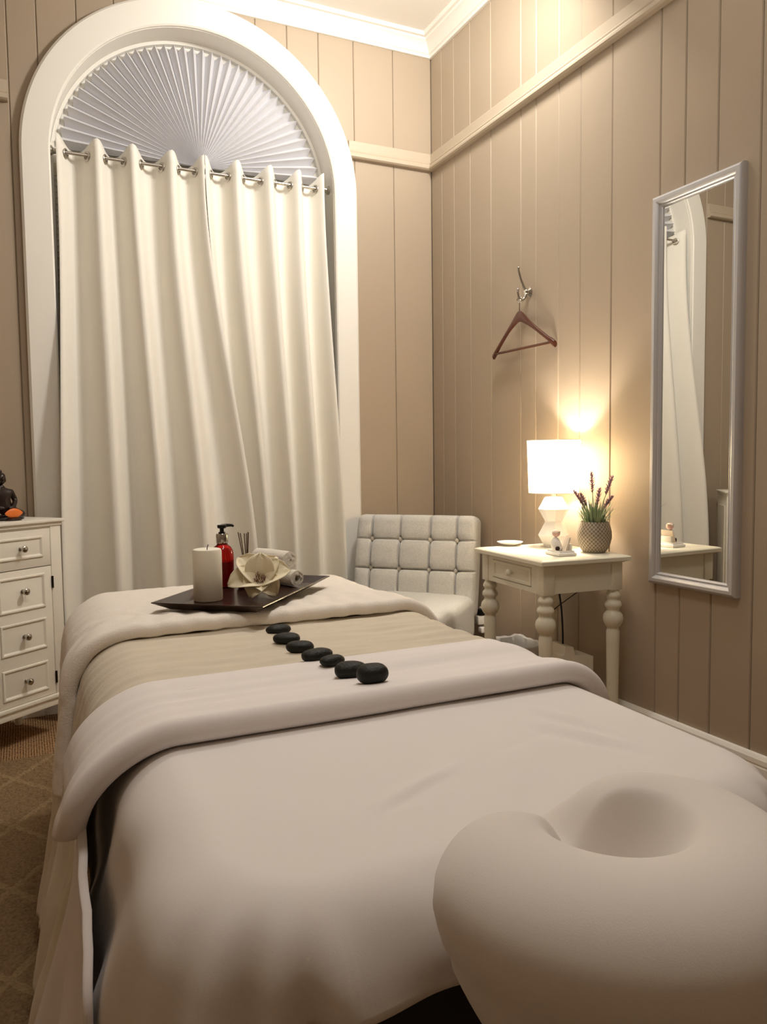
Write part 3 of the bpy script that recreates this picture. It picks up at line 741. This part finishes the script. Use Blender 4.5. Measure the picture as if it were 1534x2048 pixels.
# seated figurine and orange dish on the dresser
sf = thing('seated_figurine', 'dark brown seated meditating figurine on the dresser top', 'figurine', (-2.096, -.274, .8798), radians(25))
m_ = MB()
def skin(verts, edges, name, m, parent, sub=2):
    me = bpy.data.meshes.new(name); me.from_pydata([v[:3] for v in verts], edges, []); o = bpy.data.objects.new(name, me); COL.objects.link(o); o.parent = parent
    md = o.modifiers.new('skin', 'SKIN'); md.use_smooth_shade = True
    for i, v in enumerate(verts): me.skin_vertices[0].data[i].radius = (v[3], v[3])
    me.skin_vertices[0].data[0].use_root = True
    s2 = o.modifiers.new('smooth', 'SUBSURF'); s2.levels = sub; s2.render_levels = sub
    me.materials.append(m); return o
K = 1.0
vv = [(0, 0, .038, .036), (0, .002, .075, .031), (0, .003, .105, .034), (0, 0, .128, .014), (0, -.002, .142, .013),
      (.040, 0, .110, .013), (.052, -.006, .075, .011), (.030, -.038, .050, .009), (.006, -.046, .046, .008),
      (-.040, 0, .110, .013), (-.052, -.006, .075, .011), (-.030, -.038, .050, .009), (-.006, -.046, .046, .008),
      (.045, -.012, .026, .022), (.072, -.036, .020, .015), (.020, -.056, .018, .012),
      (-.045, -.012, .026, .022), (-.072, -.036, .020, .015), (-.020, -.052, .020, .012)]
ee = [(0, 1), (1, 2), (2, 3), (3, 4), (2, 5), (5, 6), (6, 7), (7, 8), (2, 9), (9, 10), (10, 11), (11, 12), (0, 13), (13, 14), (14, 15), (0, 16), (16, 17), (17, 18)]
skin(vv, ee, 'body', M['bronze'], sf)
h = MB(); h.ball((0, -.003, .163), .021, 20, (.88, .98, 1.15)); h.ball((0, -.024, .160), .004, 10, (.8, 1, 1.4)); h.ball((0, -.021, .150), .004, 10, (1.6, .7, .6))
for sx in (-1, 1): h.ball((sx*.0195, 0, .158), .005, 8, (.5, .8, 1.9)); h.ball((sx*.007, -.0215, .1665), .003, 8, (1.3, .6, .6))
h.build('head', M['bronze'], sf)
hr = MB(); hr.ball((0, .003, .172), .0205, 20, (1, 1, .85)); hr.ball((0, .004, .191), .009, 12, (1, 1, 1)); hr.build('hair_knot', M['bronze'], sf)
MB().lathe([(0, 0), (.085, 0), (.088, .004), (.080, .012), (0, .013)], 32, wob=lambda a, z: 1-.25*abs(sin(a))).build('plinth', M['bronze'], sf)
od = thing('orange_dish', 'orange leaf-shaped dish on a dark foot before the figurine', 'dish', (-2.052, -.342, .8798), radians(36))
def leafpt(u, v):
    x = -.038 + .076*u; hw_ = .019*sin(pi*u)**.8; vv_ = 2*v-1
    return (x, .010-.010*vv_*0 + vv_*.004, .030 + vv_*hw_*1.0 - 0)
o_ = MB().ball((0, 0, .029), 1, 24, (.039, .010, .0185)); o_.v = [(p[0], p[1]*(1-abs(p[0])/.05), .029+(p[2]-.029)*(1-(abs(p[0])/.044)**2)**.5*1.05) for p in o_.v]
o_.build('orange_leaf', M['orange'], od)
MB().lathe([(0, 0), (.034, 0), (.036, .004), (.026, .010), (.014, .013), (0, .014)], 24, (0, .004, 0), wob=lambda a, z: 1-.35*abs(sin(a))).build('dark_foot', M['bronze'], od)

# ================================================================ ARMCHAIR
ca = atan2(-.72, .69)                       # chair width axis from left back to right front
CWd = .612
Rr = V((-.140, -.632)); Lft = V((-.572, -.177)); mid = (Rr+Lft)/2
ch = thing('slipper_chair', 'oat linen button-tufted slipper chair turned out of the room corner', 'chair', (mid.x, mid.y, 0), ca)
# local x: along the width to the right, local y: backwards (into the corner)
TILT = radians(10)
bh, bt = .485, .115
cols = [-.222, -.075, .078, .210]; rows = [.362, .218]
def tuft(p, n):
    if n.y > -.35 and abs(n.y) < .99 and n.y > -.5: pass
    if p.y < 0.0:
        f_ = sstep(0, -.045, p.y) if True else 1
        x, z = p.x, p.z+bh/2
        d = 0.0
        for c in cols: d += .022*exp(-((x-c)/.0042)**2) + .008*exp(-((x-c)/.024)**2)
        for r in rows:
            k_ = 1 if r < .3 else .55
            d += k_*.022*exp(-((z-r)/.0042)**2) + .007*exp(-((z-r)/.024)**2)
            for c in cols: d += .020*exp(-(((x-c)**2+(z-r)**2)/.014**2))
        edge = 1-sstep(.24, .31, abs(x))*.65
        p = V((p.x, p.y + f_*min(d, .050)*edge*1.0 - f_*.016*(1-(2*z/bh-1)**2), p.z))
    p.x *= 1 + .012*sin((p.z/bh+.5)*pi)
    return p
MT = Matrix.Translation((0, .0, .355)) @ Matrix.Rotation(-TILT, 4, 'X') @ Matrix.Translation((0, bt/2, bh/2))
MB().rbox((CWd, bt, bh), .034, n=210, disp=tuft, M4=MT).build('backrest', M['linen'], ch, angle=180)
for c in cols:
    for r in rows:
        dy = .016 - .010 - .014
        q = MT @ V((c, -bt/2+.016, r-bh/2)); MB().ball(q, .0115, 14, (1, .55, 1)).build('button', M['linenbtn'], ch)
def seatd(p, n):
    if p.z > 0: p = V((p.x, p.y, p.z + .018*(1-(2*p.x/CWd)**2)*(1-(p.y/.31)**2)))
    return p
MB().rbox((CWd, .60, .21), .04, (0, -.235, .352), n=28, disp=seatd).build('seat', M['linen'], ch, angle=180)
for sx in (-1, 1):
    for y in (-.48, .02): MB().lathe([(0, .0), (.014, 0), (.023, .235), (.023, .25), (0, .25)], 12, (sx*.26, y, 0)).build('leg', M['darkwood'], ch)

# ================================================================ SIDE TABLE
P0 = V((-.432, -1.54)); TH = radians(-3.6); W_, L_ = .375, .48
ex, ey = V((cos(TH), sin(TH))), V((-sin(TH), cos(TH)))
tc_ = P0 + ex*W_/2 + ey*L_/2; ZTB = .748
tb = thing('side_table', 'cream side table with turned legs and a small drawer against the planked wall', 'table', (tc_.x, tc_.y, 0), TH)
hw_, hl_ = W_/2, L_/2
vs, fs, k = ringmesh([rloop(-hw_+.02, -hl_+.02, hw_-.02, hl_-.02, .722), rloop(-hw_+.012, -hl_+.012, hw_-.012, hl_-.012, .726), rloop(-hw_, -hl_, hw_, hl_, .730), rloop(-hw_, -hl_, hw_, hl_, .742), rloop(-hw_+.003, -hl_+.003, hw_-.003, hl_-.003, .745), rloop(-hw_+.012, -hl_+.012, hw_-.012, hl_-.012, ZTB)])
MB().add(vs, fs+[(0, 3, 2, 1), (20, 21, 22, 23)]).build('table_top', M['table'], tb, smooth=False)
AZ0 = .622; ia = .022
x0, x1, y0, y1 = -hw_+ia, hw_-ia, -hl_+ia, hl_-ia
for a, b_ in ((x0, y0), (x1-.045, y0), (x0, y1-.045), (x1-.045, y1-.045)): MB().box((a, b_, AZ0), (a+.045, b_+.045, .7225), .0015).build('corner_block', M['table'], tb)
sp = MB(); sp.box((x0+.04, y0+.005, AZ0+.004), (x1-.04, y0+.02, .7222)); sp.box((x0+.04, y1-.02, AZ0+.004), (x1-.04, y1-.005, .7222)); sp.box((x1-.02, y0+.04, AZ0+.004), (x1-.004, y1-.04, .7222))
sp.box((x0+.003, y0+.04, AZ0+.002), (x0+.016, y0+.082, .7222)); sp.box((x0+.003, y1-.082, AZ0+.002), (x0+.016, y1-.04, .7222)); sp.box((x0+.003, y0+.08, AZ0+.002), (x0+.016, y1-.08, AZ0+.020)); sp.box((x0+.003, y0+.08, .712), (x0+.016, y1-.08, .7222))
sp.build('apron', M['table'], tb, smooth=False)
dw = MB(); dw.box((x0+.0035, y0+.0835, AZ0+.0215), (x0+.02, y1-.0835, .7105), .001)
ya, yb, za, zb_ = y0+.0835, y1-.0835, AZ0+.0215, .7105
lp = lambda d, xx: [(xx, ya+d, za+d), (xx, yb-d, za+d), (xx, yb-d, zb_-d), (xx, ya+d, zb_-d)]
vs, fs, k = ringmesh([lp(.001, x0+.0032), lp(.002, x0+.0012), lp(.012, x0+.001), lp(.016, x0+.006), lp(.018, x0+.006)]); dw.add(vs, fs+[(16, 17, 18, 19)])
dw = dw.build('drawer', M['table'], tb, angle=30)
MB().lathe([(0, 0), (.007, 0), (.006, .008), (.012, .013), (.013, .018), (.008, .023), (0, .024)], 20, M4=Matrix.Translation((x0+.004, 0, (za+zb_)/2)) @ Matrix.Rotation(-pi/2, 4, 'Y')).build('knob', M['table'], dw)
LEG = [(0, 0), (.017, 0), (.018, .02), (.0235, .43), (.0240, .470), (.021, .478), (.021, .484), (.027, .490), (.0345, .505), (.036, .518), (.033, .532), (.025, .541), (.022, .546), (.0225, .552), (.029, .560), (.031, .567), (.028, .576), (.022, .582), (.021, .588), (.026, .595), (.0275, .602), (.024, .610), (.020, .615), (.020, .6225), (0, .6225)]
lm = None
for a in (x0+.0225, x1-.0225):
    for b_ in (y0+.0225, y1-.0225):
        if lm is None: o = MB().lathe(LEG, 28).build('leg', M['table'], tb, angle=60); lm = o.data; o.location = (a, b_, 0)
        else: share('leg', lm, tb, (a, b_, 0))

# ---- table lamp
LX, LY = -.132, -1.212
lp_ = thing('table_lamp', 'glowing table lamp with white drum shade and faceted white base', 'lamp', (LX, LY, ZTB), .3)
def facet(z0, z1, z2, r0, r1, r2, n=8):
    return [(r0, z0), (r1, z1), (r2, z2)]
MB().lathe([(0, 0), (.036, 0), (.036, .003), (.060, .048), (.034, .098), (.034, .104), (.060, .150), (.034, .196), (.014, .198), (0, .198)], 8).build('lamp_base', M['ceramic'], lp_, smooth=False)
MB().lathe([(0, .196), (.010, .196), (.010, .216), (.014, .218), (.014, .236), (0, .236)], 16).build('socket', M['nickel'], lp_)
BZ = .252
MB().ball((0, 0, BZ+.012), .022, 16, (1, 1, 1.25)).build('bulb', M['bulb'], lp_)
SZ0, SZ1, SR0, SR1 = .214, .418, .096, .103
sh = MB(); sh.lathe([(SR0, SZ0), (SR0+.003, SZ0+(SZ1-SZ0)*.5), (SR1, SZ1)], 56, caps=False); o = sh.build('lamp_shade', M['shade'], lp_, angle=180)
rg = MB()
for r, z in ((SR0, SZ0), (SR1, SZ1)): rg.tube([(r*cos(2*pi*i/56), r*sin(2*pi*i/56), z) for i in range(56)], .0014, 6, True)
for k_ in range(3): a = 2*pi*k_/3; rg.tube([(0, 0, .226), (.05*cos(a), .05*sin(a), .224), (SR0*cos(a), SR0*sin(a), SZ0)], .0012, 5)
rg.build('shade_wire', M['white'], lp_)
pl_ = bpy.data.lights.new('bulb_light', 'POINT'); pl_.energy = BULB_POWER; pl_.color = LAMP_COLOR; pl_.shadow_soft_size = .028
po = bpy.data.objects.new('bulb_light', pl_); COL.objects.link(po); po.parent = lp_; po.location = (0, 0, BZ+.045)

# ---- potted lavender
pt_ = thing('potted_lavender', 'artificial lavender in a round grey pot with circle pattern beside the lamp', 'plant', (-.110, -1.425, ZTB))
pt_.scale = (1.06, 1.06, 1.10)
MB().lathe([(0, 0), (.036, 0), (.039, .002), (.052, .020), (.0595, .048), (.059, .070), (.054, .090), (.0475, .103), (.0455, .1035), (.044, .098), (.044, .090), (0, .090)], 44).build('pot', M['pot'], pt_)
MB().lathe([(0, .089), (.044, .089), (.040, .098), (.02, .102), (0, .103)], 24, wob=lambda a, z: 1+.0*a).build('moss', M['soil'], pt_)
fo = MB(); rnd = random.Random(3)
def blade(mb, p, d, L, wd, bend):
    d = d.normalized(); s = d.cross(V((0, 0, 1))); s = s.normalized() if s.length > .05 else V((1, 0, 0)); pts = []
    vs = []
    for i in range(4):
        q = i/3; c = p + d*L*q + V((d.x, d.y, -.4))*bend*L*q*q; ww = wd*(1-q)**.7 if q < 1 else .0002
        vs += [c-s*ww, c+s*ww]
    mb.add(vs, [(0, 1, 3, 2), (2, 3, 5, 4), (4, 5, 7, 6)])
for i in range(220):
    a = rnd.uniform(0, 2*pi); r = .040*sqrt(rnd.random()); tilt = rnd.uniform(.05, .75)*(.4+r/.04*.6)
    blade(fo, V((r*cos(a), r*sin(a), .096)), V((sin(tilt)*cos(a), sin(tilt)*sin(a), cos(tilt))), rnd.uniform(.040, .100), .0026, rnd.uniform(0, .35))
tag(fo.build('foliage', M['leaf'], pt_), kind='stuff')
SPK = [(-.062, -.01, .098, .060, .010), (-.006, .005, .152, .058, .009), (.045, -.008, .140, .055, .009), (.020, .01, .105, .050, .0095), (.050, .0, .080, .045, .008), (-.045, -.012, .090, .04, .008)]
# sideways positions run along the wall-facing view direction of the pot
for dx, dy, zt, ls, rs in SPK:
    base = V((dx*.25, dy*.25, .097)); tip = V((dx*1.05, dx*-.68+dy, .097+zt*1.12)); st = MB()
    midp = (base+tip)/2 + V((0, 0, .010)); path = [base, midp, tip]
    st.tube(path, [.0014, .0012, .0008], 5); st_o = st.build('stem', M['stem'], pt_)
    fl = MB(); d = (tip-midp).normalized(); L = ls*1.15
    for k_ in range(64):
        q = k_/63; c = tip - d*L*(1-q); a = k_*2.4; s1 = d.orthogonal().normalized(); s2 = d.cross(s1); rr = rs*1.75*(.35+.75*sin(pi*(.12+.8*q))); dd_ = (s1*cos(a)+s2*sin(a))
        blade(fl, c, dd_+d*.6, rr*1.15, .0034, .1)
    fl.build('flower_spike', M['lavender'], st_o)

# ---- little white tray with trinkets, saucer
orx, ory = -.268, -1.432
og = thing('trinket_tray', 'small white stepped rectangular tray holding trinkets near the table edge', 'tray', (orx, ory, ZTB), radians(-6))
t_ = MB(); vs, fs, k = ringmesh([rloop(-.033, -.045, .033, .045, 0), rloop(-.036, -.048, .036, .048, .002), rloop(-.036, -.048, .036, .048, .010), rloop(-.031, -.043, .031, .043, .012), rloop(-.029, -.041, .029, .041, .019), rloop(-.027, -.039, .027, .039, .019), rloop(-.025, -.037, .025, .037, .016)])
t_.add(vs, fs+[(0, 3, 2, 1), (24, 25, 26, 27)]).build('tray_body', M['ceramic'], og, smooth=False)
TZ2 = ZTB+.016
eg = thing('egg_ornament', 'white egg-shaped ceramic ornament with a pink ball on top', 'ornament', (orx-.013, ory+.004, TZ2), radians(-40))
MB().lathe([(0, 0), (.014, 0), (.0185, .008), (.0190, .020), (.0165, .034), (.011, .044), (.005, .049), (0, .050)], 28, M4=Matrix.Rotation(-.16, 4, 'Y')).build('egg_body', M['ceramic'], eg)
MB().lathe([(0, 0), (.0085, 0), (.008, .003), (.0055, .006), (0, .007)], 16, M4=Matrix.Translation((.002, -.0160, .0095)) @ Matrix.Rotation(pi/2, 4, 'X')).build('arched_opening', M['darkwood'], eg)
MB().ball((-.004, .004, .062), .0150, 18, (1, 1, .9)).build('pink_ball', M['pink'], eg)
MB().tube([(-.004+.0135*cos(2*pi*i/20), .004+.0135*sin(2*pi*i/20), .068) for i in range(20)], .0022, 6, True).build('ball_band', M['nickel'], eg)
ck = thing('card_holder', 'white block holding leaning cream cards on the trinket tray', 'card holder', (orx+.014, ory-.002, TZ2), radians(-6))
MB().box((.004, -.030, 0), (.014, .026, .026), .001).build('holder_block', M['ceramic'], ck)
for i in range(3):
    c_ = MB().box((-.0006, -.032, .0), (.0006, .024, .050)); o = c_.build('card', M['card'], ck, smooth=False); o.location = (-.014+.0032*i, 0, .0008); o.rotation_euler = (0, radians(20-2*i), 0)
sc_ = thing('saucer', 'round white saucer on the far corner of the side table', 'saucer', (-.250, -1.085, ZTB))
MB().lathe([(0, 0), (.026, 0), (.028, .004), (.050, .013), (.052, .016), (.049, .0165), (.028, .008), (0, .007)], 40).build('saucer_dish', M['ceramic'], sc_)

# ================================================================ MIRROR
my1, my2, mz1, mz2 = -1.607, -1.977, 1.982, .653
mr = thing('wall_mirror', 'tall mirror in a silver moulded frame on the planked wall', 'mirror', (0, (my1+my2)/2, (mz1+mz2)/2))
hy, hz = (my1-my2)/2, (mz1-mz2)/2
prof = [(0, 0.0), (0, .016), (.003, .022), (.010, .027), (.020, .027), (.027, .022), (.030, .016), (.033, .015), (.036, .017), (.039, .013), (.041, .012), (.042, .006), (.042, 0.0)]
lps = [[(-dpt, sy*(hy-d), sz*(hz-d)) for sy, sz in ((-1, -1), (1, -1), (1, 1), (-1, 1))] for d, dpt in prof]
vs, fs, k = ringmesh(lps); MB().add(vs, fs).build('mirror_frame', M['silver'], mr, angle=35)
MB().box((-.008, -hy+.040, -hz+.040), (-.003, hy-.040, hz-.040)).build('mirror_glass', M['mirror'], mr, smooth=False)
MB().box((-.003, -hy+.01, -hz+.01), (-.0005, hy-.01, hz-.01)).build('backing', M['vinyl'], mr, smooth=False)

# ================================================================ HOOK AND HANGER
hk = thing('coat_hook', 'chrome double coat hook screwed to the planked wall above the hanger', 'hook', (0, -.868, 1.812))
MB().lathe([(0, 0), (.022, 0), (.022, .003), (.017, .006), (.011, .010), (.010, .016), (.013, .020), (.010, .026), (0, .028)], 28, M4=Matrix.Rotation(-pi/2, 4, 'Y')).build('rosette', M['chrome'], hk)
def bez(P, n=12):
    out = []
    for i in range(len(P)-1):
        p0 = V(P[max(i-1, 0)]); p1 = V(P[i]); p2 = V(P[i+1]); p3 = V(P[min(i+2, len(P)-1)])
        for j in range(n):
            t = j/n; out.append(.5*((2*p1)+(p2-p0)*t+(2*p0-5*p1+4*p2-p3)*t*t+(3*p1-p0-3*p2+p3)*t**3))
    return out+[V(P[-1])]
u_ = MB(); up = bez([(-.018, 0, .004), (-.030, 0, .024), (-.044, 0, .052), (-.054, 0, .082), (-.056, 0, .094)]); u_.tube(up, [.0062-.0014*i/len(up) for i in range(len(up))], 10); u_.ball((-.0565, 0, .098), .0062, 12, (1, 1, 1.3)); u_.build('upper_prong', M['chrome'], hk)
l_ = MB(); lo = bez([(-.018, 0, -.004), (-.026, 0, -.026), (-.040, 0, -.035), (-.054, 0, -.027), (-.060, 0, -.008), (-.060, 0, .002)]); l_.tube(lo, [.0062-.0014*i/len(lo) for i in range(len(lo))], 10); l_.ball((-.060, 0, .006), .0058, 12, (1, 1, 1.3)); l_.build('lower_prong', M['chrome'], hk)
hg = thing('clothes_hanger', 'brown wooden clothes hanger hanging from the chrome hook', 'hanger', (-.040, -.852, 1.574), radians(90+2.0))
# local x along the hanger (to the left in the picture is +x turned), z up
def bow(u):
    s = 2*u-1; a = abs(s)
    z = .132 - .141*(sqrt(a*a+.012)-.1095)/.8965 + .004*exp(-(a/.16)**2)
    return s*.215, z
hb = MB(); vs = []; fs = []; NB = 41
for i in range(NB):
    u = i/(NB-1); s = 2*u-1; x, z = bow(u); th_ = .0105 + .014*exp(-(abs(s)/.26)**2) + .004*sstep(.82, .92, abs(s)); wd_ = .006 + .004*abs(s)
    for k_ in range(10):
        a = 2*pi*k_/10; ca_, sa_ = cos(a), sin(a)
        yb_ = .018*s*s
        vs.append((x, -yb_+wd_*ca_*1.0, z + th_*sa_))
for i in range(NB-1):
    for k_ in range(10): fs.append((i*10+k_, i*10+(k_+1) % 10, (i+1)*10+(k_+1) % 10, (i+1)*10+k_))
fs += [tuple(range(10)), tuple(range((NB-1)*10, NB*10))]
hb.add(vs, fs).build('wooden_bow', M['hangwood'], hg)
MB().tube([(-.203, -.013, .000), (.203, -.013, .000)], .0055, 10).build('trouser_bar', M['hangwood'], hg)
wh = bez([(0, 0, .140), (0, 0, .186), (.0, 0, .192), (.012, 0, .200), (.016, 0, .212), (.004, 0, .2225), (-.012, 0, .214), (-.014, 0, .208)], 8)
MB().tube(wh, .0024, 8).build('wire_hook', M['chrome'], hg)

# ================================================================ UNDER THE TABLE
bn = thing('waste_bin', 'dark square waste bin with a crumpled white liner under the side table', 'bin', (-.208, -1.045, 0), radians(-3))
vs, fs, k = ringmesh([rloop(-.085, -.095, .085, .095, 0), rloop(-.100, -.110, .100, .110, .335), rloop(-.094, -.104, .094, .104, .335), rloop(-.080, -.090, .080, .090, .01)])
MB().add(vs, fs+[(0, 3, 2, 1), (12, 13, 14, 15)]).build('bin_body', M['darkwood'], bn, smooth=False)
def liner(u, v):
    k4 = u*4; s_ = int(k4) % 4; q = k4-int(k4); c = [(-1, -1), (1, -1), (1, 1), (-1, 1), (-1, -1)]
    x = c[s_][0]+(c[s_+1][0]-c[s_][0])*q; y = c[s_][1]+(c[s_+1][1]-c[s_][1])*q
    pr = [(.086, .096, .26), (.092, .102, .336), (.098, .108, .343), (.104, .114, .338), (.106, .117, .306)]
    t = v*4; i = min(int(t), 3); f_ = t-i; A_ = [pr[i][k_]+(pr[i+1][k_]-pr[i][k_])*f_ for k_ in range(3)]
    return (x*A_[0], y*A_[1], A_[2] + (.005*nz(u*31, v*2, 5)+.004*nz(u*13, 1, 2) if v > .3 else 0))
o = MB().grid(97, 13, liner).build('bin_liner', M['liner'], bn); solid(o, .001)
wbx = thing('white_floor_box', 'white stepped plastic box with a black cord standing under the side table', 'box', (-.165, -1.365, 0), radians(-4))
MB().prism([(-.075, .005), (.062, .005), (.062, .355), (-.018, .366), (-.026, .398), (-.060, .405), (-.064, .372), (-.075, .368)], 'y', -.05, .05).build('box_body', M['plastic'], wbx, smooth=False)
MB().box((-.072, -.046, 0), (.058, .046, .006)).build('box_foot', M['plastic'], wbx, smooth=False)
MB().tube(bez([(-.038, 0, .395), (-.039, .0, .45), (-.038, .01, .53), (-.036, .03, .60)]), .0035, 8).build('power_cord', M['black'], wbx)
cc = MB().tube(bez([(-.230, -1.330, .520), (-.205, -1.345, .545), (-.165, -1.36, .575), (-.120, -1.372, .605), (-.110, -1.376, .622)]), .0018, 6).build('cable_loop', M['black'], wbx)
cc.matrix_parent_inverse = Matrix.LocRotScale(wbx.location, wbx.rotation_euler, None).inverted()
ou = thing('wall_outlet', 'white wall outlet with plugged-in adapters between chair and side table', 'outlet', (0, -.500, .315))
MB().box((-.008, -.036, -.058), (-.0005, .036, .058), .002).build('face_plate', M['plastic'], ou)
MB().box((-.040, -.022, .026), (-.0085, .024, .052), .003).build('black_adapter', M['black'], ou)
MB().box((-.048, -.020, -.020), (-.0085, .018, .022), .004).build('white_adapter', M['ceramic'], ou)
MB().box((-.040, -.036, -.058), (-.0085, -.004, -.032), .003).build('white_plug', M['ceramic'], ou)
MB().tube(bez([(-.036, .012, .045), (-.040, .016, .10), (-.030, .012, .2), (-.022, .01, .30)]), .0022, 6).build('adapter_cord', M['black'], ou)
